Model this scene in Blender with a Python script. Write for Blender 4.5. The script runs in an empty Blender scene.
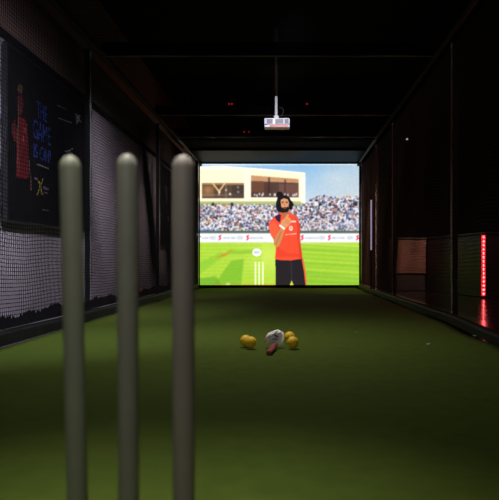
import bpy, bmesh, math, random
import numpy as np
from mathutils import Vector, Matrix
random.seed(7)
scn = bpy.context.scene
COL = scn.collection
F = 600.0; VX = 288.0; VY = 262.0; CH = 0.53
PI = math.pi

# ------------------------------------------------------------------ helpers
def lin(c):
    return tuple(((v/255)/12.92 if v/255 <= .04045 else ((v/255+.055)/1.055)**2.4) for v in c)

def mat(name, col, *a, ior=1.5, **k):
    m = mat_(name, col, *a, **k); m.node_tree.nodes['Principled BSDF'].inputs['IOR'].default_value = ior
    return m

def mat_(name, col, rough=.6, metal=0, spec=.5, noise=0, nscale=40, bump=0, bscale=200, emit=None, estr=0):
    m = bpy.data.materials.new(name); m.use_nodes = True
    nt = m.node_tree; b = nt.nodes['Principled BSDF']
    b.inputs['Base Color'].default_value = (*col, 1)
    b.inputs['Roughness'].default_value = rough
    b.inputs['Metallic'].default_value = metal
    b.inputs['Specular IOR Level'].default_value = spec
    tc = nt.nodes.new('ShaderNodeTexCoord')
    if noise:
        n = nt.nodes.new('ShaderNodeTexNoise'); n.inputs['Scale'].default_value = nscale
        n.inputs['Detail'].default_value = 6
        nt.links.new(tc.outputs['Object'], n.inputs['Vector'])
        r = nt.nodes.new('ShaderNodeValToRGB')
        r.color_ramp.elements[0].position = .3; r.color_ramp.elements[1].position = .7
        r.color_ramp.elements[0].color = (*[v*(1-noise) for v in col], 1)
        r.color_ramp.elements[1].color = (*[min(1, v*(1+noise)) for v in col], 1)
        nt.links.new(n.outputs['Fac'], r.inputs['Fac'])
        nt.links.new(r.outputs['Color'], b.inputs['Base Color'])
    if bump:
        n2 = nt.nodes.new('ShaderNodeTexNoise'); n2.inputs['Scale'].default_value = bscale
        nt.links.new(tc.outputs['Object'], n2.inputs['Vector'])
        bp = nt.nodes.new('ShaderNodeBump'); bp.inputs['Strength'].default_value = bump
        bp.inputs['Distance'].default_value = .01
        nt.links.new(n2.outputs['Fac'], bp.inputs['Height'])
        nt.links.new(bp.outputs['Normal'], b.inputs['Normal'])
    if emit:
        b.inputs['Emission Color'].default_value = (*emit, 1)
        b.inputs['Emission Strength'].default_value = estr
    return m

def link(name, me, m=None, parent=None):
    o = bpy.data.objects.new(name, me); COL.objects.link(o)
    if m: me.materials.append(m)
    if parent: o.parent = parent
    return o

def tag(o, label=None, cat=None, group=None, kind=None):
    if label: o['label'] = label
    if cat: o['category'] = cat
    if group: o['group'] = group
    if kind: o['kind'] = kind
    return o

def empty(name, loc, label, cat, group=None, rz=0):
    o = bpy.data.objects.new(name, None); COL.objects.link(o)
    o.location = loc; o.rotation_euler.z = rz; o.empty_display_size = .05
    return tag(o, label, cat, group)

def box(bm, x0, x1, y0, y1, z0, z1, bev=0, M=None):
    vs = [bm.verts.new((x, y, z)) for x in (x0, x1) for y in (y0, y1) for z in (z0, z1)]
    fs = [(0,1,3,2),(4,6,7,5),(0,4,5,1),(2,3,7,6),(0,2,6,4),(1,5,7,3)]
    faces = [bm.faces.new([vs[i] for i in f]) for f in fs]
    if M is not None:
        for v in vs: v.co = M @ v.co
    if bev:
        es = {e for f in faces for e in f.edges}
        bmesh.ops.bevel(bm, geom=list(es), offset=bev, segments=3, affect='EDGES', profile=.6)

def tube(bm, pts, r, n=8, caps=True):
    pts = [Vector(p) for p in pts]; rings = []
    rr = r if isinstance(r, (list, tuple)) else [r]*len(pts)
    for i, p in enumerate(pts):
        d = (pts[min(i+1, len(pts)-1)] - pts[max(i-1, 0)]).normalized()
        u = d.cross(Vector((0, 0, 1)))
        if u.length < .01: u = d.cross(Vector((0, 1, 0)))
        u.normalize(); w = d.cross(u)
        rings.append([bm.verts.new(p + (u*math.cos(2*PI*k/n) + w*math.sin(2*PI*k/n))*rr[i]) for k in range(n)])
    for a, b in zip(rings, rings[1:]):
        for k in range(n):
            f = bm.faces.new((a[k], a[(k+1) % n], b[(k+1) % n], b[k])); f.smooth = True
    if caps:
        bm.faces.new(rings[0][::-1]); bm.faces.new(rings[-1])

def lathe(bm, prof, n=32, cx=0, cy=0):
    rings = []
    for r, z in prof:
        if r < 1e-6: rings.append([bm.verts.new((cx, cy, z))])
        else: rings.append([bm.verts.new((cx+r*math.cos(2*PI*k/n), cy+r*math.sin(2*PI*k/n), z)) for k in range(n)])
    for a, b in zip(rings, rings[1:]):
        for k in range(n):
            k2 = (k+1) % n
            vs = [a[k % len(a)], a[k2 % len(a)], b[k2 % len(b)], b[k % len(b)]]
            u = []
            for v in vs:
                if v not in u: u.append(v)
            if len(u) > 2:
                f = bm.faces.new(u); f.smooth = True

def build(name, bm, m, parent=None):
    bmesh.ops.recalc_face_normals(bm, faces=bm.faces[:])
    me = bpy.data.meshes.new(name); bm.to_mesh(me); bm.free()
    return link(name, me, m, parent)

def slab(name, b, m, parent=None, bev=0):
    bm = bmesh.new(); box(bm, *b, bev=bev); return build(name, bm, m, parent)

# wall pixel (px,py) on plane x=X -> (X, y, z)
def onwall(X, px, py):
    y = X*F/(px-VX); return Vector((X, y, CH+(VY-py)*y/F))

# ------------------------------------------------------------------ materials
M = dict(
    turf=mat('turf_green', (.072, .104, .014), .95, spec=.1, noise=.10, nscale=14, bump=.4, bscale=350),
    black=mat('black_paint', (.007, .007, .007), .8, ior=1.1, spec=.12, noise=.3, nscale=15),
    post=mat('post_black_steel', (.016, .018, .018), .3, spec=.55, noise=.3, nscale=12),
    kerb=mat('kerb_dark_rubber', (.009, .009, .009), .65, spec=.12, noise=.5, nscale=14, bump=.3, bscale=60),
    net=mat('net_black_nylon', (.006, .005, .006), .9, spec=.05),
    netr=mat('net_warm_lit_nylon', (.022, .012, .010), .7, spec=.15),  # black nylon too; warm light on the strands is put into the colour
    wallL=mat('wall_mauve_paint', (.54, .46, .53), .8, noise=.08, nscale=3),
    wallU=mat('wall_warm_lit', (.42, .24, .20), .8, noise=.1, nscale=3),  # same wall; warm light near the ceiling is put into this colour
    dark=mat('near_black_wall', (.010, .008, .008), .8, spec=.1, noise=.2, nscale=4),
    floor=mat('glossy_dark_floor', (.020, .010, .009), .16, spec=.5, noise=.4, nscale=6),
    stumpL=mat('stump_greenish_grey', (.22, .232, .165), .5, noise=.07, nscale=12),
    stumpM=mat('stump_olive_grey', (.222, .218, .172), .5, noise=.07, nscale=12),
    stumpR=mat('stump_brownish_grey', (.245, .212, .182), .5, noise=.07, nscale=12),
    white=mat('projector_white', (.78, .78, .86), .4),
    grille=mat('projector_grille_grey', (.05, .05, .06), .5),
    pgrille=mat('projector_vent_grey', (.22, .21, .26), .5),
    orange=mat('orange_red_strip', (.75, .13, .05), .4),
    ball=mat('yellow_ball', (.98, .60, .015), .45, noise=.08, nscale=30, bump=.25, bscale=260),
    gwhite=mat('glove_white', (.96, .93, .93), .6, bump=.3, bscale=120),
    gpink=mat('glove_pink_edge', (.8, .42, .36), .6),
    gmar=mat('glove_maroon', (.26, .045, .045), .65, bump=.3, bscale=120),
    gblue=mat('glove_blue_mark', (.05, .07, .17), .5),
    poster=mat('poster_black', (.007, .007, .007), .7, spec=.03),
    pframe=mat('poster_frame', (.02, .02, .02), .35),
    pblue=mat('poster_blue_ink', (.035, .09, .45), .5),
    pred=mat('poster_red_ink', (.26, .010, .014), .5, noise=.45, nscale=18),
    pdred=mat('poster_dark_red_ink', (.16, .02, .02), .5, noise=.6, nscale=30),
    pred2=mat('poster_light_red_ink', (.62, .18, .14), .5),
    pgrey=mat('poster_grey_ink', (.35, .34, .32), .5),
    pyel=mat('poster_yellow_ink', (.60, .52, .05), .5),
    pbrown=mat('poster_brown_ink', (.20, .10, .05), .5),
    pmagenta=mat('poster_mauve_ink', (.35, .2, .4), .5),
    timber=mat('counter_brown_timber', (.10, .042, .028), .6, noise=.3, nscale=8),
    cpanel=mat('counter_black_panel', (.014, .012, .012), .45, noise=.2, nscale=10),
    steel=mat('grey_steel', (.75, .77, .75), .45, metal=.1),
    railm=mat('rail_steel', (.12, .12, .11), .4, metal=.3),
    gpanel=mat('gloss_black_ceiling_panel', (.005, .010, .010), .45, spec=.14, ior=1.10),
    speck=mat('paper_scrap_white', (.7, .7, .66), .8),
    led=mat('red_led_core', (.3, .02, .02), .4, emit=(1, .20, .20), estr=7),
    ledt=mat('red_led_diffuser', (.2, .01, .01), .4, emit=(1, .012, .025), estr=1.7),
    rdot=mat('red_glow_dot', (.2, .01, .01), .4, emit=(1, .03, .05), estr=.55),
    wdot=mat('white_glow_dot', (.4, .4, .4), .4, emit=(1, .95, .9), estr=1.6),
    lav=mat('lavender_lit_strip', (.2, .2, .25), .5, emit=(.62, .55, .95), estr=.30),
)

# ------------------------------------------------------------------ setting
XL, XR, ZT, YS = -1.82, 1.46, 2.55, 12.30
for n, b, m in [
    ('floor', (-4, 6.5, -3.5, 14.2, -.08, -.012), M['floor']),
    ('ceiling', (-4, 6.5, -3.5, 14.2, 3.3, 3.4), M['dark']),
    ('wall_back', (-4, 6.5, 14.0, 14.1, 0, 3.3), M['dark']),
    ('wall_behind', (-4, 6.5, -3.5, -3.4, 0, 3.3), M['dark']),
    ('wall_right', (5.2, 5.3, -3.4, 14, 0, 3.3), M['dark']),
    ('wall_left', (-2.1, -2.0, -3.4, 12.2, 0, 2.10), M['wallL']),
    ('wall_left_upper', (-2.1, -2.0, -3.4, 12.2, 2.16, 3.3), M['wallU']),
    ('trim_1', (-2.1, -1.985, -3.4, 12.2, 2.10, 2.16), M['black']),
]:
    tag(slab(n, (b[0], b[1], b[2], b[3], b[4], b[5]), m), kind='structure')

def bend(y): return -.085*min(1.5, max(0, (5.5-y)/1.7))
# turf : gently uneven sheet with a wavy right edge
bm = bmesh.new()
NX, NY = 36, 160
vs = []
for j in range(NY+1):
    y = -1.2 + (YS-.06+1.2)*j/NY
    w = .013*math.sin(y*2.3)+.009*math.sin(y*5.1+1)
    xr = XR-.085 + w + bend(y)
    xl = XL+.056 + .006*math.sin(y*3.1)
    row = []
    for i in range(NX+1):
        x = xl+(xr-xl)*i/NX
        z = .003*math.sin(x*3+y*1.3)+.002*math.sin(y*4.2-x)
        row.append(bm.verts.new((x, y, z)))
    vs.append(row)
for j in range(NY):
    for i in range(NX):
        f = bm.faces.new((vs[j][i], vs[j][i+1], vs[j+1][i+1], vs[j+1][i])); f.smooth = True
r = bmesh.ops.extrude_face_region(bm, geom=bm.faces[:])
for v in [g for g in r['geom'] if isinstance(g, bmesh.types.BMVert)]: v.co.z -= .012
o = build('artificial_turf', bm, M['turf'])
tag(o, 'long dark green artificial turf strip running up to the big bright screen', 'turf')

# ------------------------------------------------------------------ kerbs
def kerb(name, x0, x1, s, label):
    bm = bmesh.new(); prev = None; N = 120
    for j in range(N+1):
        y = -1.2+(11.9+1.2)*j/N
        a = .002*math.sin(y*2.7+s)
        h = (.072 if s > 0 else .088)+.003*math.sin(y*3.9+s)
        pts = [(x0, .004), (x0, h-.015), (x0+.012, h), (x1-.012, h), (x1, h-.015), (x1, .004)]
        if s > 0: pts = [(px+bend(y)+(a if px < (x0+x1)/2 else 0), pz) for px, pz in pts]
        else: pts = [(px+(a if px > (x0+x1)/2 else 0), pz) for px, pz in pts]
        ring = [bm.verts.new((px, y, pz)) for px, pz in pts]
        if prev:
            for k in range(6): bm.faces.new((prev[k], prev[(k+1) % 6], ring[(k+1) % 6], ring[k]))
        else: bm.faces.new(ring)
        prev = ring
    bm.faces.new(prev[::-1])
    return tag(build(name, bm, M['kerb']), label, 'kerb')
kerb('edge_kerb', XL-.03, XL+.045, -1, 'low black padded kerb along the turf under the pale left wall')
kerb('edge_kerb', XR-.06, XR+.02, 1, 'low dark grey kerb with wavy edge along the right side of turf')

# ------------------------------------------------------------------ nets (real strands)
def strand(vl, fl, pts, r, u, w):
    base = len(vl)
    for p in pts:
        for a, b in ((1, 0), (0, 1), (-1, 0), (0, -1)):
            vl.append((p[0]+r*(a*u[0]+b*w[0]), p[1]+r*(a*u[1]+b*w[1]), p[2]+r*(a*u[2]+b*w[2])))
    for i in range(len(pts)-1):
        for k in range(4):
            fl.append((base+4*i+k, base+4*i+(k+1) % 4, base+4*i+4+(k+1) % 4, base+4*i+4+k))

def sidenet(X, y0, y1, z0, z1, pitch, r, m, label, sg, hem=True):
    vl, fl = [], []
    def P(y, z):
        t = (z-z0)/(z1-z0)
        env = math.sin(PI*min(1, max(0, t)))
        sag = .018*math.sin(y*2.2+t*2)+.012*math.sin(y*5.3+1.7*t*3)
        dz = (.020*math.sin(y*2.9+sg)+.012*math.sin(y*7.1+t*4))*env
        dy = .015*math.sin(z*6+y)*env
        return (X+sag*env*sg, y+dy, z+dz)
    ny = int((y1-y0)/pitch); nz = int((z1-z0)/pitch)
    for i in range(ny+1):
        y = y0+i*pitch
        strand(vl, fl, [P(y, z0+(z1-z0)*k/16) for k in range(17)], r, (1, 0, 0), (0, 1, 0))
    for i in range(nz+1):
        z = z0+i*pitch; n = int((y1-y0)/.22)
        strand(vl, fl, [P(y0+(y1-y0)*k/n, z) for k in range(n+1)], r, (1, 0, 0), (0, 0, 1))
    me = bpy.data.meshes.new('net_mesh'); me.from_pydata(vl, [], fl)
    o = link('cage_net', me, m); tag(o, label, 'net')
    if not hem: return o
    # gathered skirt at the bottom hem
    bm = bmesh.new(); prev = None; N = 700
    rr = random.Random(3+sg)
    for j in range(N+1):
        y = y0+(y1-y0)*j/N
        h = .075+.020*math.sin(y*9)*math.sin(y*3.7)+rr.uniform(-.014, .018)
        t = .012+rr.uniform(0, .012)
        ring = [bm.verts.new((X-t, y, z0)), bm.verts.new((X-.004, y, z0+h)), bm.verts.new((X+.004, y, z0+h)), bm.verts.new((X+t, y, z0))]
        if prev:
            for k in range(4): bm.faces.new((prev[k], prev[(k+1) % 4], ring[(k+1) % 4], ring[k]))
        prev = ring
    build('net_hem', bm, m, o)
    return o
sidenet(XL-.005, 2.6, 11.9, .10, ZT-.12, .027, .0024, M['net'], 'black mesh net hanging in front of the pale mauve left wall', -1)
sidenet(XR-.01, 2.6, 11.9, .10, ZT-.12, .030, .0019, M['netr'], 'dark net down the right side, in front of the counter', 1, False)
# ceiling net
vl, fl = [], []
def PC(x, y):
    return (x, y, ZT-.03-.035*math.sin(PI*(x-XL)/(XR-XL))*abs(math.sin(y*PI/1.5)))
pitch = .035
n = int((9.8-2.6)/pitch)
for i in range(n+1):
    y = 2.6+i*pitch
    strand(vl, fl, [PC(XL+(XR-XL)*k/14, y) for k in range(15)], .0022, (0, 1, 0), (0, 0, 1))
for i in range(int((XR-XL)/pitch)+1):
    x = XL+i*pitch
    strand(vl, fl, [PC(x, 2.6+7.2*k/36) for k in range(37)], .0022, (1, 0, 0), (0, 0, 1))
me = bpy.data.meshes.new('net_mesh'); me.from_pydata(vl, [], fl)
tag(link('ceiling_net', me, M['net']), 'black net stretched overhead between the ceiling beams', 'net')

# ------------------------------------------------------------------ posts
def post(x, y, sx, sy, label, h=ZT, m='post', edge=None):
    o = empty('cage_post', (x, y, 0), label, 'post')
    bm = bmesh.new(); box(bm, -sx/2, sx/2, -sy/2, sy/2, .012, h, bev=.004); build('shaft', bm, M[m], o)
    bm = bmesh.new(); box(bm, -sx/2-.012, sx/2+.012, -sy/2-.02, sy/2+.02, .0, .012)
    for a in (-1, 1):
        for b in (-1, 1): lathe(bm, [(0, .012), (.007, .012), (.007, .019), (0, .019)], 6, a*(sx/2+.004), b*(sy/2+.01))
    build('foot_plate', bm, M['post'], o)
    if edge:   # pale strip standing in for the highlight on the lane-side edge
        bm = bmesh.new(); box(bm, edge*(sx/2), edge*(sx/2+.010), -sy/2, -sy/2+.012, .02, h-.02); build('edge_highlight', bm, M['steel'], o)
    return o
lp = [(5.71, 'left black post with big dark poster just before it'),
      (8.77, 'left black post halfway to the screen, seen between second and third stumps')]
for y, l in lp: post(XL-.08, y, .05, .06, l, edge=1)
post(XL+.005, 12.0, .05, .08, 'black post touching the left edge of the bright screen')
post(XR+.068, 5.52, .05, .07, 'nearest black post on the right, in front of louvred counter', edge=-1)
post(XR+.068, 8.67, .04, .06, 'thin black post on right beside brown end of the counter', edge=-1)
post(XR+.068, 10.3, .035, .06, 'thin black post on right beside narrow lavender strip', edge=-1)
post(XR+.035, 12.05, .05, .08, 'black post touching the right edge of the bright screen')

# top rails & beams
def rail(x, label):
    bm = bmesh.new(); box(bm, x-.018, x+.018, 2.6, 12.2, ZT+.002, ZT+.042, bev=.004)
    return tag(build('top_rail', bm, M['railm']), label, 'rail')
rail(XL-.0, 'thin steel rail along the ceiling edge, above the left net')
rail(XR+.0, 'thin steel rail along the ceiling edge, above the right net')
for y, l in ((9.86, 'black ceiling beam nearest to the screen'), (8.40, 'black ceiling beam just beyond the projector'),
             (6.0, 'black ceiling beam between camera and projector'),):
    o = empty('ceiling_beam', (0, y, ZT+.045), l, 'beam')
    slab('beam_body', (XL-.03, XR+.03, -.04, .04, .0, .12), M['black'], o)
    slab('beam_lit_edge', (XL+.02, XR-.02, -.052, -.042, -.03, -.018), M['steel'], o)  # lit bottom edge of the beam, its brightness put into pale steel
# solid soffit in front of the screen
tag(slab('ceiling_panel', (XL, XR, 10.95, YS+.05, ZT+.012, ZT+.05), M['gpanel']), 'dark glossy ceiling panel over the top of the screen', 'ceiling panel')
tag(slab('ceiling_panel', (XL-.1, XR+.1, 9.95, 10.9, ZT+.05, ZT+.10), M['black']), 'matt black ceiling panel between last beam and glossy panel', 'ceiling panel')

# ------------------------------------------------------------------ screen picture (rasterised procedurally)
PX0, PX1, PY0, PY1, S = 200.0, 359.0, 164.0, 285.0, 3
W, H = int((PX1-PX0)*S), int((PY1-PY0)*S)
gx, gy = np.meshgrid(PX0+(np.arange(W)+.5)/S, PY0+(np.arange(H)+.5)/S)
img = np.zeros((H, W, 3)); ids = np.zeros((H, W), int)
rng = np.random.RandomState(11)
def inpoly(P):
    c = np.zeros((H, W), bool); n = len(P)
    for i in range(n):
        x0, y0 = P[i]; x1, y1 = P[(i+1) % n]
        if y0 == y1: continue
        c ^= ((y0 > gy) != (y1 > gy)) & (gx < (x1-x0)*(gy-y0)/(y1-y0)+x0)
    return c
def paint(mask, c, a=1.0, i=None):
    a = a*mask.astype(float) if np.isscalar(a) else a*mask
    img[:] = img*(1-a[..., None])+np.array(c, float)*a[..., None]
    if i is not None: ids[mask] = i
def poly(P, c, a=1.0, i=None): paint(inpoly(P), c, a, i)
def rect(x0, y0, x1, y1, c, a=1.0, i=None): paint((gx >= x0) & (gx < x1) & (gy >= y0) & (gy < y1), c, a, i)
def ell(cx, cy, rx, ry, c, a=1.0, i=None): paint(((gx-cx)/rx)**2+((gy-cy)/ry)**2 < 1, c, a, i)
def soft(cx, cy, rx, ry, c, a=1.0):
    g = np.exp(-(((gx-cx)/rx)**2+((gy-cy)/ry)**2))*a
    paint(np.ones((H, W), bool), c, g)
def line(pts, w, c, a=1.0, i=None):
    m = np.zeros((H, W), bool)
    for (x0, y0), (x1, y1) in zip(pts, pts[1:]):
        L = (x1-x0)**2+(y1-y0)**2+1e-9
        t = np.clip(((gx-x0)*(x1-x0)+(gy-y0)*(y1-y0))/L, 0, 1)
        m |= ((gx-x0-t*(x1-x0))**2+(gy-y0-t*(y1-y0))**2) < (w/2)**2
    paint(m, c, a, i)
# sky
t = np.clip((gy-164)/34, 0, 1)[..., None]; u = np.clip((gx-305)/54, 0, 1)[..., None]
img[:] = (np.array([134, 180, 220])*(1-u)+np.array([172, 196, 212])*u)*(1-t)+(np.array([186, 208, 224])*(1-u)+np.array([196, 206, 212])*u)*t
soft(335, 178, 14, 8, (205, 214, 218), .5); soft(225, 164, 40, 1.6, (235, 245, 250), .9)
rect(200, 164, 359, 165, (225, 238, 245), .7)
# pavilion
poly([(200, 166.5), (222, 165.8), (262, 168.5), (305.3, 172.6), (305.3, 206), (200, 206)], (250, 240, 205))
poly([(200, 166.5), (222, 165.8), (262, 168.5), (305.3, 172.6), (305.3, 175), (262, 171.5), (200, 170)], (255, 250, 226), .8)
rect(244.5, 169, 250.5, 202, (255, 248, 222), .8)
rect(300.5, 176, 305.3, 205, (255, 250, 228), .9)
rect(202, 183, 244, 198.3, (88, 66, 52))
rect(202, 183, 244, 185, (190, 150, 96), .6)
rect(202, 186, 214, 197, (150, 108, 70), .5); soft(208, 190, 4, 4, (190, 140, 90), .6)
line([(212.5, 183), (219, 191.5), (225, 183)], 1.5, (226, 190, 128)); line([(219, 190), (219, 195)], 1.3, (215, 180, 130))
for x, y in ((219.5, 192.2), (238, 187.3), (238.2, 192), (226, 190), (230, 194)):
    ell(x, y, 1.1, 1.2, (236, 232, 230), .9)
rect(202, 194.6, 244, 195.3, (170, 165, 155), .6); rect(225.5, 184, 226.5, 198, (140, 130, 110), .7)
rect(232, 185, 244, 197, (50, 44, 46), .5)
poly([(251, 175.3), (298.6, 179), (298.6, 197.2), (251, 197.2)], (82, 58, 52))
poly([(251, 175.3), (298.6, 179), (298.6, 183), (251, 181)], (214, 160, 112), .85)
rect(251, 181, 264, 192, (120, 78, 56), .6); rect(279, 184, 298.6, 197, (120, 82, 72), .7)
rect(268, 177.5, 270, 195, (60, 40, 38), .7); rect(284.5, 179.5, 286, 197, (70, 46, 42), .7)
for k in range(26):
    x = 252.5+k*1.75+rng.rand(); ell(x, 193.8+rng.rand()*2, .75, 1.2+rng.rand()*.5, (232, 228, 226) if rng.rand() < .6 else (70, 60, 64), .85)
rect(200, 198.5, 300, 199.2, (255, 250, 225), .8)
poly([(200, 201.5), (300, 201.5), (306, 205), (306, 209), (200, 209)], (176, 182, 122))
poly([(200, 203.5), (306, 204.5), (306, 209), (200, 209)], (120, 132, 84), .7)
# stands and crowd
topc = np.interp(gx[0], [200, 262, 300, 306, 312, 322, 332, 340, 348, 359], [205, 205, 206, 203, 199, 195.5, 196.5, 199, 196, 197])
cm = (gy > topc[None, :]) & (gy < 231.5)
paint(cm, (150, 152, 166))
pal = [(240, 240, 246), (228, 232, 242), (206, 214, 232), (96, 116, 168), (58, 74, 118), (42, 44, 58), (176, 128, 120), (204, 160, 150),
       (196, 82, 82), (222, 200, 120), (130, 160, 200), (72, 66, 70), (232, 222, 216), (118, 96, 92), (150, 140, 170)]
pw = np.array([10, 8, 6, 5, 4, 4, 4, 5, 2, 1.2, 4, 4, 6, 4, 3]); pw = pw/pw.sum()
for row in np.arange(194.5, 231, 1.55):
    for x in np.arange(200, 359, 1.75):
        xx = x+rng.uniform(-.6, .6); yy = row+rng.uniform(-.5, .5)
        tx = np.interp(xx, gx[0], topc)
        if yy < tx-.6+rng.rand(): continue
        ci = rng.choice(len(pal), p=pw); c = np.array(pal[ci])
        i0, i1 = max(0, int((yy-2-PY0)*S)), int((yy+3-PY0)*S)
        j0, j1 = max(0, int((xx-2-PX0)*S)), int((xx+3-PX0)*S)
        sub = (slice(i0, i1), slice(j0, j1))
        mk = (((gx[sub]-xx)/(.75+.4*rng.rand()))**2+((gy[sub]-yy)/(.85+.3*rng.rand()))**2 < 1) & (gy[sub] < 231.5)
        img[sub][mk] = c
        if rng.rand() < .35:
            mk = (((gx[sub]-xx)/.45)**2+((gy[sub]-yy+1)/.5)**2 < 1) & (gy[sub] < 231.5)
            img[sub][mk] = (196, 150, 128) if rng.rand() < .5 else (50, 40, 44)
for x in (213, 232, 330, 356, 320): ell(x, 204.3, 1.5, 1.8, (40, 44, 60))
poly([(306, 222), (330, 224), (359, 220), (359, 231.5), (300, 231.5)], (190, 196, 214), .25)
# fence line and advertising boards
rect(200, 230.6, 359, 233.2, (92, 110, 98)); rect(200, 231, 359, 231.8, (60, 74, 66), .8)
rect(200, 233.2, 359, 242.6, (240, 240, 246)); rect(200, 241.6, 359, 242.6, (216, 222, 214), .8)
for x in (219.8, 247.6, 302.2, 329.2, 357.4):
    line([(x+1.0, 235.6), (x-.7, 236.4), (x+.9, 238.3), (x-.8, 239.8)], 1.15, (222, 40, 62))
for x0, x1 in ((202, 208), (223, 235.5), (250, 263), (305, 317), (332, 345)):
    x = x0
    while x < x1:
        w = rng.uniform(.5, 1.1); rect(x, 236.9, x+w, 238.9, (166, 170, 182), .75); x += w+.45
for xc in (212.8, 240, 322, 350):
    ell(xc, 237.8, 3.4, 2.0, (196, 200, 208), .9); ell(xc, 237.8, 2.6, 1.3, (232, 234, 240), .9); rect(xc-2, 237.4, xc+2, 238.2, (178, 182, 192), .7)
# mown grass
g = gy > 242.6
paint(g, (172, 212, 62))
soft(266, 258, 26, 26, (206, 232, 92), .0)
gi = np.exp(-(((gx-268)/26)**2+((gy-256)/16)**2)); paint(g, (212, 232, 104), gi*.7)
for y0, y1, c, a in ((242.6, 246.5, (190, 222, 84), .8), (247.5, 251, (146, 196, 56), .7), (255, 258, (156, 204, 58), .6),
                     (262, 266, (140, 194, 50), .6), (271, 275, (150, 202, 54), .6), (280, 283, (138, 190, 48), .5)):
    sl = (gx-305)*.05
    paint(g & (gx > 290) & (gy > y0+sl) & (gy < y1+sl), c, a)
for y in np.arange(244, 286, 3.1):
    sl = -(gx-250)*.01; paint(g & (gx < 292) & (gy > y+sl) & (gy < y+1.2+sl), (202, 230, 84), .35)
poly([(213, 286), (231, 261), (244, 258.5), (241, 286)], (112, 178, 44), .75)
poly([(200, 262), (222, 252), (226, 255), (200, 274)], (132, 194, 52), .6)
poly([(227, 250.5), (255, 250), (254, 254), (226, 254.5)], (132, 186, 52), .7)
poly([(200, 278), (216, 276), (222, 286), (200, 286)], (96, 160, 44), .7)
poly([(306, 270), (359, 278), (359, 286), (300, 286)], (124, 184, 46), .4)
line([(216, 257.2), (222, 256.2), (226.5, 254.2), (229.5, 252), (232, 249.6)], 1.0, (228, 128, 52))
line([(220, 256.6), (227, 253.8)], 1.9, (230, 120, 48))
rect(215, 284.3, 277, 285.3, (232, 150, 54), .9); rect(226, 283.4, 230, 284.6, (240, 235, 190), .9)
for y in np.arange(244, 286, 4.4):
    sl = (gx-300)*.06; paint(g & (gx > 296) & (gy > y+sl) & (gy < y+1.7+sl), (122, 180, 44), .55)
for y in np.arange(245, 286, 3.6):
    paint(g & (gx < 262) & (gy > y) & (gy < y+1.4), (140, 196, 50), .45)
# light noise so that the picture is not flat
nz = rng.rand(H//3, W//3); nz = np.kron(nz, np.ones((3, 3)))
nz = np.pad(nz, ((0, H-nz.shape[0]), (0, W-nz.shape[1])), mode='edge')
img *= (1+(nz-.5)*.06)[..., None]
def blur(a, sg):
    r_ = int(sg*3)+1; kx = np.exp(-(np.arange(-r_, r_+1)/sg)**2/2); kx /= kx.sum()
    p_ = np.pad(a, ((r_, r_), (r_, r_), (0, 0)), mode='edge')
    t_ = sum(kx[i]*p_[i:i+a.shape[0]] for i in range(2*r_+1))
    return sum(kx[i]*t_[:, i:i+a.shape[1]] for i in range(2*r_+1))
gr = blur(img, 2.0); gm_ = np.clip((gy-243.5)/1.5, 0, 1)[..., None]; img[:] = blur(img, 1.1)*(1-gm_)+gr*gm_
# stumps and ball badge drawn on the picture
for x in (255.5, 259.2, 262.9):
    line([(x, 262.6), (x, 284)], 1.5, (236, 248, 196), .95, 2)
    rect(x-.25, 262, x+.25, 284, (255, 255, 235), .7)
ell(256.8, 252.4, 4.5, 3.9, (246, 248, 250), 1, 3); ell(256.8, 252.4, 3.6, 3.0, (226, 232, 236), .6)
for k in range(5): rect(253.9+k*1.25, 251.4, 254.7+k*1.25, 253.3, (170, 178, 186), .8)
# the bowler
def Z(p): return [(240+a/4.345, 180+b/4.345) for a, b in p]
RED = (240, 78, 50); SK = (206, 134, 84)
poly(Z([(154, 345), (272, 342), (281, 400), (288, 450), (290, 462), (155, 462)]), (34, 32, 36), 1, 1)
poly(Z([(268, 345), (276, 345), (286, 400), (291, 462), (285, 462), (278, 400)]), (236, 104, 60), 1, 1)
line(Z([(222, 352), (224, 410), (224, 450)]), .7, (62, 58, 62), .9); poly(Z([(214, 462), (224, 436), (236, 462)]), (214, 210, 70), 1)
ids[inpoly(Z([(214, 462), (224, 436), (236, 462)]))] = 0
poly(Z([(180, 140), (150, 158), (130, 180), (124, 206), (134, 240), (150, 262), (156, 300), (152, 340), (168, 348), (220, 350), (272, 342),
        (268, 305), (258, 262), (261, 225), (260, 195), (250, 165), (232, 150), (216, 140)]), RED, 1, 1)
poly(Z([(132, 190), (150, 180), (168, 210), (160, 250), (146, 258), (134, 240), (126, 212)]), (248, 98, 62), .8)
poly(Z([(158, 270), (175, 300), (210, 318), (262, 320), (262, 335), (160, 335)]), (222, 62, 42), .6)
line(Z([(240, 160), (252, 200), (250, 260)]), 1.2, (214, 60, 42), .7); poly(Z([(252, 170), (261, 195), (263, 262), (270, 345), (258, 345), (252, 262)]), (206, 58, 42), .7); soft(291, 222, 5, 6, (255, 112, 72), .0)
poly(Z([(150, 160), (170, 148), (178, 152), (174, 186), (160, 176)]), (52, 26, 58), 1)
poly(Z([(180, 128), (214, 128), (214, 150), (197, 166), (184, 152)]), (176, 106, 66), 1, 1)            # neck
poly(Z([(146, 250), (168, 246), (178, 236), (184, 248), (176, 284), (160, 292), (148, 280)]), (170, 98, 48), 1, 1)   # elbow
poly(Z([(152, 286), (146, 262), (172, 216), (184, 196), (198, 206), (190, 234), (172, 284), (160, 294)]), SK, 1, 1)
line(Z([(156, 280), (178, 226)]), 1.2, (178, 104, 58), .7)
poly(Z([(176, 196), (180, 178), (196, 164), (204, 150), (212, 148), (210, 162), (220, 168), (222, 184), (212, 198), (198, 210), (184, 206)]), (222, 150, 100), 1, 1)
for a in ((196, 172, 214, 180), (194, 182, 214, 190)): line(Z([(a[0], a[1]), (a[2], a[3])]), .45, (168, 96, 60), .8)
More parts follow.
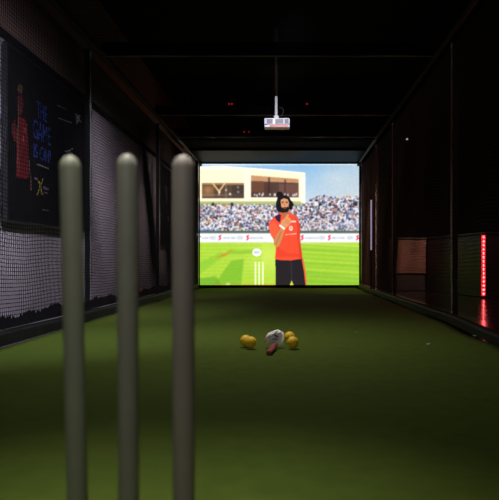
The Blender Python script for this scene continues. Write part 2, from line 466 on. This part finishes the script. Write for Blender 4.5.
line(Z([(174, 198), (192, 212)]), 1.9, (250, 246, 244), 1, 1)
ell(240+172/4.345, 180+64/4.345, 3.4, 3.2, (16, 14, 18), 1, 1)
poly(Z([(164, 74), (178, 66), (200, 66), (214, 74), (221, 88), (229, 96), (234, 108), (228, 116), (230, 124), (221, 130), (214, 126), (206, 140), (184, 142), (166, 138), (157, 122), (156, 104), (160, 88)]), (18, 15, 20), 1, 1)
poly(Z([(177, 86), (190, 79), (207, 83), (213, 98), (211, 118), (203, 130), (195, 134), (186, 130), (179, 116), (177, 98)]), (214, 150, 108), 1, 1)
poly(Z([(178, 116), (184, 121), (189, 119), (196, 118), (203, 119), (210, 114), (207, 128), (200, 140), (192, 141), (184, 134)]), (30, 22, 22), 1, 1)
line(Z([(190, 123), (200, 123)]), .8, (166, 84, 70), 1)
line(Z([(181, 96), (190, 95)]), .6, (40, 26, 24)); line(Z([(198, 95), (207, 96)]), .6, (40, 26, 24))
ell(240+186/4.345, 180+100/4.345, .55, .4, (30, 18, 18)); ell(240+203/4.345, 180+100/4.345, .55, .4, (30, 18, 18))
line(Z([(195, 98), (194, 110), (198, 111)]), .5, (174, 106, 74))
rect(240+222/4.345, 180+176/4.345, 240+244/4.345, 180+184/4.345, (252, 220, 210), .9)
ell(240+221/4.345, 180+210/4.345, 2.0, 2.5, (255, 226, 216), .95); ell(240+221/4.345, 180+209/4.345, .9, 1.1, RED, .7)
for k in range(8): rect(240+(199+k*6)/4.345, 180+(235-k*.6)/4.345, 240+(203+k*6)/4.345, 180+(240-k*.6)/4.345, (255, 220, 208), .85)

img = np.clip(blur(img, .9), 0, 255)/255
limg = np.where(img <= .04045, img/12.92, ((img+.055)/1.055)**2.4)
sm = bpy.data.materials.new('projected_picture'); sm.use_nodes = True
nt = sm.node_tree; b = nt.nodes['Principled BSDF']; b.inputs['Base Color'].default_value = (.03, .03, .03, 1); b.inputs['Roughness'].default_value = .9
at = nt.nodes.new('ShaderNodeAttribute'); at.attribute_name = 'Col'
nt.links.new(at.outputs['Color'], b.inputs['Emission Color']); b.inputs['Emission Strength'].default_value = 1.18
scr = empty('projection_screen', (0, YS, 0), 'large bright screen showing a bowler in an orange shirt at a stadium', 'screen')
k = YS/F
def pic(name, idv, label=None):
    jj, ii = np.nonzero(ids == idv); n = len(jj)
    if idv == 0:   # full vertex grid
        pass
    key = {}; verts = []; faces = np.zeros((n, 4), np.int32)
    def vid(a, c):
        q = (a, c)
        if q not in key:
            key[q] = len(verts); verts.append(((PX0+c/S-VX)*k, 0.0, CH+(VY-(PY0+a/S))*k))
        return key[q]
    for t_, (a, c) in enumerate(zip(jj.tolist(), ii.tolist())):
        faces[t_] = (vid(a, c), vid(a+1, c), vid(a+1, c+1), vid(a, c+1))
    me = bpy.data.meshes.new(name); me.from_pydata(verts, [], faces.tolist())
    ca = me.color_attributes.new('Col', 'FLOAT_COLOR', 'CORNER')
    cc = np.ones((n, 4, 4), np.float32); cc[..., :3] = limg[jj, ii][:, None, :]
    ca.data.foreach_set('color', cc.ravel())
    o = link(name, me, sm, scr)
    if label: o['label'] = label
    return o
pic('stadium_picture', 0)
pic('player_picture', 1, 'projected person in orange-red shirt and black trousers, hair in a bun, finger raised')
pic('wicket_picture', 2, 'three pale projected stumps on the bright grass')
pic('ball_picture', 3, 'round white badge floating above the projected stumps')
xl, xr = (PX0-VX)*k, (PX1-VX)*k; zb, zt = CH+(VY-PY1)*k, CH+(VY-PY0)*k
slab('screen_backing', (xl-.02, xr+.02, .006, .03, .004, zt+.02), M['black'], scr)
bm = bmesh.new()
box(bm, xl-.09, xl-.002, -.03, .04, .004, zt+.04); box(bm, xr+.002, xr+.03, -.03, .04, .004, zt+.04)
box(bm, xl-.09, xr+.03, -.04, .04, .004, zb-.002); box(bm, xl-.09, xr+.03, -.03, .04, zt+.002, zt+.04)
build('screen_frame', bm, M['black'], scr)
for sx, x in ((1, xl), (-1, xr)):
    bm = bmesh.new(); box(bm, x-.05*(sx < 0)-.0, x+.05*(sx > 0)+.0, -.09, -.032, zt-.055, zt+.0, bev=.006)
    build('corner_bracket', bm, M['steel'], scr)

# small white hook on left screen post
bm = bmesh.new(); p = Vector((XL+.035, 11.9, CH+(VY-236)*11.9/F))
tube(bm, [p+Vector((-.02, 0, .05)), p+Vector((-.012, -.01, .0)), p+Vector((.02, -.015, -.022)), p+Vector((.06, -.015, -.015))], .009, 8)
tag(build('cable_hook', bm, M['white']), 'small white hook on the black post left of the screen', 'hook')

# ------------------------------------------------------------------ stumps in front
prof = [(0, 0), (.0165, 0), (.0175, .004), (.0175, .685)]
for a in range(1, 10): prof.append((.0175*math.cos(a*PI/18), .685+.0175*math.sin(a*PI/18)*1.25))
prof.append((0, .685+.0175*1.25))
def stump(px_t, py_t, px_b, m, label, r=1.0):
    xt = (px_t-VX)/F; xb = (px_b-VX)/F; H_ = CH+(VY-py_t)/F
    sl = (xt-xb)/(H_-(CH-118/F)); x0 = xt-sl*H_
    bm = bmesh.new(); lathe(bm, [(q*r, z) for q, z in prof], 48)
    # shallow decorative grooves low on the shaft
    o = build('cricket_stump', bm, M[m])
    o.location = (x0, 1.0, .004); o.rotation_euler = (0, math.atan(sl), 0); o.scale = (1, 1, (H_-.004)/prof[-1][1])
    tag(o, label, 'cricket stump')
stump(69.8, 155, 74.8, 'stumpL', 'left greenish-grey stump out of focus in front, before the poster', .97)
stump(127, 153.6, 128.2, 'stumpM', 'middle olive-grey stump out of focus in front, beside left net', .97)
stump(183.3, 154.6, 183.6, 'stumpR', 'right brownish-grey stump out of focus in front, nearest the screen', 1.05)

# ------------------------------------------------------------------ balls
def ball(px, py, Y, label, rot):
    r = .036
    o_ = bmesh.new(); bmesh.ops.create_icosphere(o_, subdivisions=4, radius=r)
    for f in o_.faces: f.smooth = True
    for v in o_.verts:      # raised seam
        d = abs(v.co.z)
        if d < .004: v.co *= 1.02
    o = build('yellow_ball', o_, M['ball']); o.location = ((px-VX)*Y/F, Y, r+.004); o.rotation_euler = rot
    tag(o, label, 'ball')
ball(245.8, 341, 3.735, 'yellow ball at far left, slightly behind the one touching it', (.4, .9, 0))
ball(250.8, 342, 3.66, 'yellow ball in the left pair, on the right and nearer', (1.2, .2, 0))
ball(289.6, 338, 3.92, 'yellow ball behind another yellow ball, right of the white glove', (.2, 1.4, 0))
ball(292.8, 342.8, 3.66, 'rightmost yellow ball, in front of the one half hidden', (.9, .5, 1))

# ------------------------------------------------------------------ glove
gl = empty('batting_glove', ((275-VX)*3.68/F, 3.68, .004), 'white padded glove with maroon strap lying between the yellow balls', 'glove')
def outline_pad(pts, y0, thick, m, name, tilt=0, parent=gl, bev=.006):
    bm = bmesh.new()
    a = [bm.verts.new((x, y0, z)) for x, z in pts]; b_ = [bm.verts.new((x*.96, y0+thick, z*.98)) for x, z in pts]
    bm.faces.new(a); bm.faces.new(b_[::-1]); n = len(pts)
    for i in range(n): bm.faces.new((a[i], b_[i], b_[(i+1) % n], a[(i+1) % n]))
    bmesh.ops.bevel(bm, geom=bm.edges[:], offset=bev, segments=3, affect='EDGES', profile=.5)
    for v in bm.verts: v.co.y += tilt*v.co.z
    for f in bm.faces: f.smooth = True
    return build(name, bm, m, parent)
q = 3.68/F
def G(pts): return [((258+x/11.34-275)*q, max(.001, (348.4-(326+y/11.34))*q)) for x, y in pts]
outline_pad(G([(84, 215), (72, 196), (92, 140), (112, 96), (150, 84), (215, 56), (262, 74), (302, 104), (296, 170), (272, 226), (236, 224), (200, 212), (150, 196), (120, 205)]), -.0, .035, M['gwhite'], 'padded_back', tilt=.45)
# finger rolls across the pad
for i, (x0, y0, x1, y1) in enumerate(((104, 150, 130, 104), (138, 140, 160, 94), (178, 110, 214, 70), (228, 108, 262, 86))):
    p0, p1 = G([(x0, y0)])[0], G([(x1, y1)])[0]
    bm = bmesh.new()
    P = [Vector((p0[0]+(p1[0]-p0[0])*t, .45*(p0[1]+(p1[1]-p0[1])*t)-.002, p0[1]+(p1[1]-p0[1])*t)) for t in (0, .1, .35, .65, .9, 1)]
    tube(bm, P, [.004, .008, .010, .010, .008, .004], 10); build('finger_roll', bm, M['gwhite'], gl)
p = G([(80, 200), (96, 140), (110, 105)])
bm = bmesh.new(); tube(bm, [Vector((a, .45*b_-.002, b_)) for a, b_ in p], [.004, .006, .004], 8); build('piping', bm, M['gpink'], gl)
bm = bmesh.new()
for pts in ([(180, 118), (205, 112), (236, 134), (222, 150), (196, 138)], [(150, 158), (186, 150), (232, 160), (222, 172), (176, 168)]):
    v2 = G(pts); vv = [Vector((a, .45*b_-.006, b_)) for a, b_ in v2]
    fr = [bm.verts.new(v) for v in vv]; bk = [bm.verts.new(v+Vector((0, .008, 0))) for v in vv]
    bm.faces.new(fr); bm.faces.new(bk[::-1])
    for i in range(5): bm.faces.new((fr[i], bk[i], bk[(i+1) % 5], fr[(i+1) % 5]))
build('emblem', bm, M['gblue'], gl)
# maroon strap lying towards the camera
bm = bmesh.new()
P = []
for t in np.linspace(0, 1, 9):
    pxm = 274.5+(268.8-274.5)*t; Y = 3.66-.26*t
    P.append((Vector(((pxm-VX)*Y/F-gl.location.x, Y-3.68, .014*(1-t)**1.2+.003+.004*math.sin(t*9))), .022-.005*t))
prev = None
for c, w in P:
    ring = [bm.verts.new(c+Vector((s*w, 0, z))) for s, z in ((-1, 0), (-.8, .012), (0, .017), (.8, .012), (1, 0))]
    if prev:
        for i in range(5): f = bm.faces.new((prev[i], prev[(i+1) % 5], ring[(i+1) % 5], ring[i])); f.smooth = True
    else: bm.faces.new(ring)
    prev = ring
bm.faces.new(prev[::-1]); build('wrist_strap', bm, M['gmar'], gl)

# turf specks
for px, py, s, l in ((428.5, 345.2, .014, 'white paper scrap on the turf, nearest one to the camera at right'), (474.5, 337, .011, 'white paper scrap beside the wavy right kerb'), (356.5, 333, .008, 'tiny white scrap on the turf, right of the yellow balls')):
    Y = CH*F/(py-VY); bm = bmesh.new()
    vs_ = [bm.verts.new((s*math.cos(a)*random.uniform(.7, 1.3), s*math.sin(a)*random.uniform(.7, 1.3), random.uniform(.002, .007))) for a in (0, 1.1, 2.2, 3.3, 4.4, 5.4)]
    bm.faces.new(vs_); r = bmesh.ops.extrude_face_region(bm, geom=bm.faces[:])
    for v in [g_ for g_ in r['geom'] if isinstance(g_, bmesh.types.BMVert)]: v.co.z -= .003
    o = build('paper_scrap', bm, M['speck']); o.location = ((px-VX)*Y/F, Y, .007); tag(o, l, 'litter')

# ------------------------------------------------------------------ projector
PY_ = 7.0; q = PY_/F
pr = empty('ceiling_projector', ((277-VX)*q, PY_, CH+(VY-122.8)*q), 'white projector hanging from a pole under the ceiling net', 'projector')
bm = bmesh.new(); box(bm, -.150, .150, 0, .18, -.018, .058, bev=.016); build('body', bm, M['white'], pr)
bm = bmesh.new(); box(bm, -.148, .148, .002, .150, -.050, -.021, bev=.010); build('lower_shell', bm, M['white'], pr)
for x0, x1 in ((-.120, -.050), (-.020, .075), (.088, .135)):
    bm = bmesh.new(); box(bm, x0, x1, -.002, .012, -.010, .044)
    for z in np.arange(-.008, .042, .013): box(bm, x0, x1, -.006, .01, z, z+.006)
    build('grille', bm, M['pgrille'], pr)
slab('stripe', (-.085, .128, -.004, .012, -.045, -.026), M['orange'], pr)
bm = bmesh.new(); box(bm, -.03, .02, .08, .17, .06, .085, bev=.006); lathe(bm, [(0, .08), (.03, .08), (.034, .10), (.02, .115), (0, .115)], 20, -.012, .12); build('mount_plate', bm, M['white'], pr)
bm = bmesh.new(); tube(bm, [(-.012, .12, .10), (-.012, .12, 3.3-pr.location.z)], .017, 16); build('pole', bm, M['white'], pr)
bm = bmesh.new(); tube(bm, [(.02+.05*math.sin(t*PI)*(1-t*.3)+.02*t, .14, .085+.13*math.cos(t*PI*.5)) for t in np.linspace(0, 1, 12)]+[(.05, .15, .06)], .003, 6); build('cable', bm, M['grille'], pr)
bm = bmesh.new(); lathe(bm, [(0, 0), (.045, 0), (.05, .03), (.05, .06), (0, .06)], 24); lo = build('lens', bm, M['grille'], pr); lo.location = (.06, .18, .015); lo.rotation_euler = (-PI/2, 0, 0)

# ------------------------------------------------------------------ posters on the left wall
XP = -1.955
def text_mesh(s, size):
    cu = bpy.data.curves.new('t', 'FONT'); cu.body = s; cu.size = size; cu.extrude = .001; cu.align_x = 'CENTER'; cu.align_y = 'CENTER'
    to = bpy.data.objects.new('t', cu); COL.objects.link(to); bpy.context.view_layer.update()
    dg = bpy.context.evaluated_depsgraph_get(); me = bpy.data.meshes.new_from_object(to.evaluated_get(dg))
    bpy.data.objects.remove(to); return me
def poster_text(s, x0, y0, x1, y1, m, parent, name='lettering', X=XP+.012):
    A, B = onwall(X, x0, (y0+y1)/2), onwall(X, x1, (y0+y1)/2)
    top, bot = onwall(X, (x0+x1)/2, y0), onwall(X, (x0+x1)/2, y1)
    me = text_mesh(s, 1.0); me.materials.clear()
    co = np.array([v.co[:] for v in me.vertices]); mn, mx = co.min(0), co.max(0)
    o = link(name, me, m, parent)
    for v in me.vertices:
        u = (v.co.x-mn[0])/(mx[0]-mn[0]); w = (v.co.y-mn[1])/(mx[1]-mn[1])
        v.co = Vector((X+(v.co.z-mn[2])*.0015/max(1e-6, mx[2]-mn[2])*1.0, A.y+(B.y-A.y)*u, bot.z+(top.z-bot.z)*w))-parent.location
    return o
def wallshape(name, polys, m, parent, X=XP+.012):
    for P in polys:
        bm = bmesh.new()
        fr = [bm.verts.new(onwall(X, *p)-parent.location) for p in P]
        bk = [bm.verts.new(v.co-Vector((.002, 0, 0))) for v in fr]; n = len(P)
        bm.faces.new(fr); bm.faces.new(bk[::-1])
        for i in range(n): bm.faces.new((fr[i], bk[i], bk[(i+1) % n], fr[(i+1) % n]))
        build(name, bm, m, parent)
a, b_ = onwall(XP, 6.5, 219), onwall(XP, 87, 219)
ps = empty('wall_poster', (XP, (a.y+b_.y)/2, a.z), 'large black poster with blue handwriting and red figure on left wall', 'poster')
hw = (b_.y-a.y)/2; ph = 2.04-a.z
slab('board', (-.02, .005, -hw, hw, 0, ph), M['poster'], ps)
bm = bmesh.new()
for c in ((-.02, .012, -hw-.02, -hw, -.02, ph+.02), (-.02, .012, hw, hw+.02, -.02, ph+.02), (-.02, .012, -hw, hw, -.02, 0), (-.02, .012, -hw, hw, ph, ph+.02)): box(bm, *c)
build('frame', bm, M['pframe'], ps)
poster_text('THE', 36.5, 104, 47, 120, M['pblue'], ps)
poster_text('GAME', 33, 123, 50.5, 142, M['pblue'], ps)
poster_text('IS ON!', 33.5, 147, 50.5, 161, M['pblue'], ps)
wallshape('small_print', [[(37, 163.6), (38, 163.6), (49, 168), (49, 169.4), (37, 165)], [(57.5, 104.5), (66.8, 108.6), (66.8, 109.8), (57.5, 105.6)],
                          [(58.5, 117.6), (72, 122.4), (72, 123.4), (58.5, 118.6)], [(43, 209.4), (48.5, 210.2), (48.5, 211), (43, 210.2)]], M['pgrey'], ps)
wallshape('player_print', [[(20, 116), (24, 118), (27.8, 125), (28.3, 150), (28.6, 176), (27, 179.5), (17, 177.5), (16.5, 150), (16.8, 130), (18, 120)]], M['pred'], ps)
wallshape('player_sleeve', [[(12.2, 125), (15.5, 119), (16.6, 128), (16.2, 142), (14, 141), (12.4, 134)], [(17.5, 96), (22.5, 95), (23.5, 105), (22, 114), (19, 115.5), (17.8, 108)]], M['pdred'], ps)
wallshape('player_head', [[(18.2, 86), (20, 83.5), (22, 84.5), (23, 88), (22, 93.5), (19.5, 94), (18, 91)]], M['pbrown'], ps)
wallshape('player_highlight', [[(24.4, 127.5), (26, 129), (26, 132.5), (24.6, 132)], [(23, 136), (24.6, 137), (24.4, 142), (23, 141)]], M['pred2'], ps, X=XP+.015)
wallshape('bat_print', [[(28.8, 160), (29.6, 160), (32.0, 189), (31.0, 191)], [(17.6, 104), (18.5, 104), (19, 172), (18, 172)]], M['pbrown'], ps, X=XP+.014)
wallshape('yellow_logo', [[(38, 180.5), (39.6, 181), (43.2, 195), (41.8, 195)], [(43, 178), (44, 178), (37.5, 196), (36.8, 195)]], M['pyel'], ps)
wallshape('logo_wordmark', [[(34.2, 177), (38, 178.2), (38, 180.8), (34.4, 179.6)], [(43.4, 186), (48.4, 188.4), (48.4, 191), (43.4, 189)], [(44, 191.6), (48, 192.8), (48, 194.4), (44, 193.4)]], M['pmagenta'], ps)
wallshape('star_print', [[(75.4, 113), (77.6, 115.5), (80.6, 115), (79.4, 118.5), (81.8, 122.5), (78.5, 121.4), (76.8, 124.5), (76.6, 119.5)]], M['pgrey'], ps)
wallshape('sketch_print', [[(65, 151), (69.5, 150), (73, 148), (73, 149), (69.6, 151.2), (65, 152)], [(66.5, 153), (70, 152), (72.5, 152.6), (70, 153.4)]], M['pgrey'], ps)
# second poster further down the wall
a, b_ = onwall(XP, 159, 245), onwall(XP, 171.5, 245)
p2 = empty('wall_poster', (XP, (a.y+b_.y)/2, a.z), 'narrow dark poster with faint red print, seen past the right stump', 'poster')
hw = (b_.y-a.y)/2; ph = 2.04-a.z
slab('board', (-.02, .005, -hw, hw, 0, ph), M['poster'], p2)
wallshape('red_print', [[(163, 184), (167, 186), (167.5, 200), (165, 212), (163, 206)], [(166, 214), (169, 216), (169, 222), (166, 220)]], M['pbrown'], p2)
wallshape('grey_print', [[(161, 213), (166, 216), (166, 218), (161, 215)]], M['pgrey'], p2)

# ------------------------------------------------------------------ right hand counter beyond the net
cA = Vector((2.02, 11.2)); cB = Vector((2.60, 11.2)); cC = Vector((2.99, 9.05))
ct = empty('bar_counter', (2.4, 11, -.012), 'long low counter with brown end and black louvred front beyond the right net', 'counter')
def rel(bm):
    for v in bm.verts: v.co -= ct.location
    return bm
def quadbox(bm, P, z0, z1):
    lo = [bm.verts.new((x, y, z0)) for x, y in P]; hi = [bm.verts.new((x, y, z1)) for x, y in P]; n = len(P)
    bm.faces.new(lo[::-1]); bm.faces.new(hi)
    for i in range(n): bm.faces.new((lo[i], lo[(i+1) % n], hi[(i+1) % n], hi[i]))
bm = bmesh.new(); quadbox(bm, [(2.04, 11.24), (2.60, 11.24), (2.60, 12.0), (2.04, 12.0)], 0, .32); build('plinth', rel(bm), M['cpanel'], ct)
bm = bmesh.new(); quadbox(bm, [(2.02, 11.2), (2.60, 11.2), (2.60, 12.0), (2.02, 12.0)], .32, .96); build('end_panel', rel(bm), M['timber'], ct)
bm = bmesh.new(); quadbox(bm, [(2.60, 11.22), (2.99, 9.05), (3.7, 9.2), (3.3, 12.0), (2.60, 12.0)], 0, .94); build('carcass', rel(bm), M['cpanel'], ct)
bm = bmesh.new(); quadbox(bm, [(2.0, 11.17), (2.58, 11.17), (2.96, 9.02), (3.72, 9.17), (3.3, 12.02), (2.0, 12.02)], .96, .985); build('worktop', rel(bm), M['cpanel'], ct)
d = (cC-cB).normalized(); nrm = Vector((-d.y, d.x)); nrm = nrm if nrm.x < 0 else -nrm
L = (cC-cB).length
for s0, s1 in ((.03, .47), (.50, .95)):
    bm = bmesh.new()
    for z in np.arange(.08, .90, .065):
        A_ = cB+d*L*s0+nrm*.004; B_ = cB+d*L*s1+nrm*.004
        quadbox(bm, [(A_.x, A_.y), (B_.x, B_.y), (B_.x+nrm.x*.03, B_.y+nrm.y*.03), (A_.x+nrm.x*.03, A_.y+nrm.y*.03)], z, z+.035)
    build('louvre_panel', rel(bm), M['cpanel'], ct)
# LED strip on the near corner
Yl = 8.98; xl_ = (483.5-VX)*Yl/F
led = empty('led_light_strip', (xl_, Yl, 0), 'glowing red vertical light strip on near corner of the counter', 'light strip')
z0, z1 = CH+(VY-296)*Yl/F, CH+(VY-235)*Yl/F
slab('housing', (-.032, .045, .012, .035, -.01, z1+.02), M['cpanel'], led)
slab('diffuser', (-.030, .030, -.004, .010, z0, z1), M['ledt'], led)
n = 15
bm0 = bmesh.new(); bmesh.ops.create_uvsphere(bm0, u_segments=12, v_segments=8, radius=.017); me = bpy.data.meshes.new('diode'); bm0.to_mesh(me); bm0.free(); me.materials.append(M['led'])
for i in range(n):
    o = bpy.data.objects.new('diode', me); COL.objects.link(o); o.parent = led; o.location = (0, -.006, z0+(i+.5)*(z1-z0)/n); o.scale = (.8, .6, 1.2)
# pale narrow strip & brown panel right of screen
Y = 10.1; x = (371.2-VX)*Y/F
o = empty('pale_lit_strip', (x, Y, 0), 'narrow dim strip of lavender screen light on the kerb just right of the screen', 'light strip')
slab('housing', (-.012, .012, .004, .02, .075, CH+(VY-196)*Y/F), M['black'], o)
slab('diffuser', (-.012, .012, -.004, .003, CH+(VY-250)*Y/F, CH+(VY-200)*Y/F), M['lav'], o)  # not a lamp; screen light caught on a surface, put in as a glow
tag(slab('side_panel', (XR+.07, XR+.25, 12.2, 12.26, -.012, CH+(VY-204)*12.2/F), M['timber']), 'upright brown board beside the right edge of the screen', 'board')

# glowing dots; those by the ceiling stand for reflections, wall ones are small lights
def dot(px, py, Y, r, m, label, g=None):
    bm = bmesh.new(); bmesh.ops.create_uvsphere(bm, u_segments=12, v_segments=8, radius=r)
    o = build('glow_dot', bm, M[m]); o.location = ((px-VX)*Y/F, Y, CH+(VY-py)*Y/F); tag(o, label, 'light', g)
RG = 'red reflections near the ceiling'
for px, l in ((229.2, 'left red reflection in the upper left pair by the ceiling'), (232, 'right red reflection in the upper left pair by the ceiling'),
              (307, 'single red reflection right of the projector')):
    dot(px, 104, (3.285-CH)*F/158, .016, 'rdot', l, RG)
for px, l in ((244.2, 'left red reflection on the last beam above the screen'), (249, 'right red reflection on the last beam above the screen')):
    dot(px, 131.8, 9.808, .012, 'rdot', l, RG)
dot(407, 139.2, (3.285-CH)*F/122.8, .022, 'wdot', 'tiny white glint of a lamp high up beyond the right net')  # lamp reflection built as a glowing dot
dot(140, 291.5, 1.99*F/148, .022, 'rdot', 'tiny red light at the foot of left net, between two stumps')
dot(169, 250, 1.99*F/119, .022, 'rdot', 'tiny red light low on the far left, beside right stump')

# ------------------------------------------------------------------ lamps
def area(loc, target, size, power, col=(1, 1, 1), spread=180):
    l = bpy.data.lights.new('lamp', 'AREA'); l.shape = 'DISK'; l.size = size; l.energy = power; l.color = col; l.spread = math.radians(spread)
    o = bpy.data.objects.new('lamp', l); COL.objects.link(o); o.location = loc
    o.rotation_euler = (Vector(target)-Vector(loc)).to_track_quat('-Z', 'Y').to_euler(); return o
area((-.3, 4.1, 2.40), (-.3, 4.1, 0), .5, 12.5, (1, .97, .9), 110)       # ceiling downlight over the pitch
area((-.3, .95, 2.45), (-.3, 1.02, 0), .4, 3.6, (1, .98, .92), 44)       # ceiling downlight over the stumps
area((-.2, -1.6, 2.3), (-.4, 2.0, 0), .6, 5, (1, .97, .92), 90)       # added unseen fill behind the camera, front-lights the stumps
area((-.7, 2.6, 2.3), (-2.0, 4.3, .7), .4, 19, (.80, .84, 1), 80)       # added cool wash on the left wall, no fixture there
area((-.7, 5.2, 2.28), (-2.0, 6.6, .5), .3, 10, (.95, .90, 1), 80)  # second added wash, further along the left wall
area((-.7, 7.9, 2.28), (-2.0, 9.4, .9), .3, 6, (1, .85, .8), 80)  # third added wash, brightens the far bay
area((.3, 2.5, 2.3), (-.12, 7.0, 2.15), .15, 1.4, (.92, .92, 1), 14)        # added unseen spot to brighten the projector
area((3.0, 8.0, 3.2), (2.3, 11.2, .6), .4, 26, (1, .60, .45), 60)       # added warm lamp, unseen, to bring out the counter
area((4.6, 5.0, 3.0), (3.2, 7.0, .2), .4, 16, (1, .22, .18), 120)  # added unseen red lamp for the reddish wash at right

w = bpy.data.worlds.new('World'); scn.world = w; w.use_nodes = True
w.node_tree.nodes['Background'].inputs['Color'].default_value = (.5, .5, .6, 1)
w.node_tree.nodes['Background'].inputs['Strength'].default_value = .01

# ------------------------------------------------------------------ camera
cam = bpy.data.cameras.new('camera'); co_ = bpy.data.objects.new('camera', cam); COL.objects.link(co_)
co_.location = (0, 0, CH); co_.rotation_euler = (PI/2, 0, 0)
cam.sensor_fit = 'HORIZONTAL'; cam.sensor_width = 36; cam.lens = 36*F/499
cam.shift_x = -(VX-249.5)/499; cam.shift_y = (VY-250)/499
cam.dof.use_dof = True; cam.dof.focus_distance = 8; cam.dof.aperture_fstop = 4.6
cam.clip_start = .05
scn.camera = co_
scn.view_settings.view_transform = 'Standard'; scn.view_settings.look = 'None'
scn.view_settings.exposure = 0; scn.view_settings.gamma = 1; scn.view_settings.use_curve_mapping = False
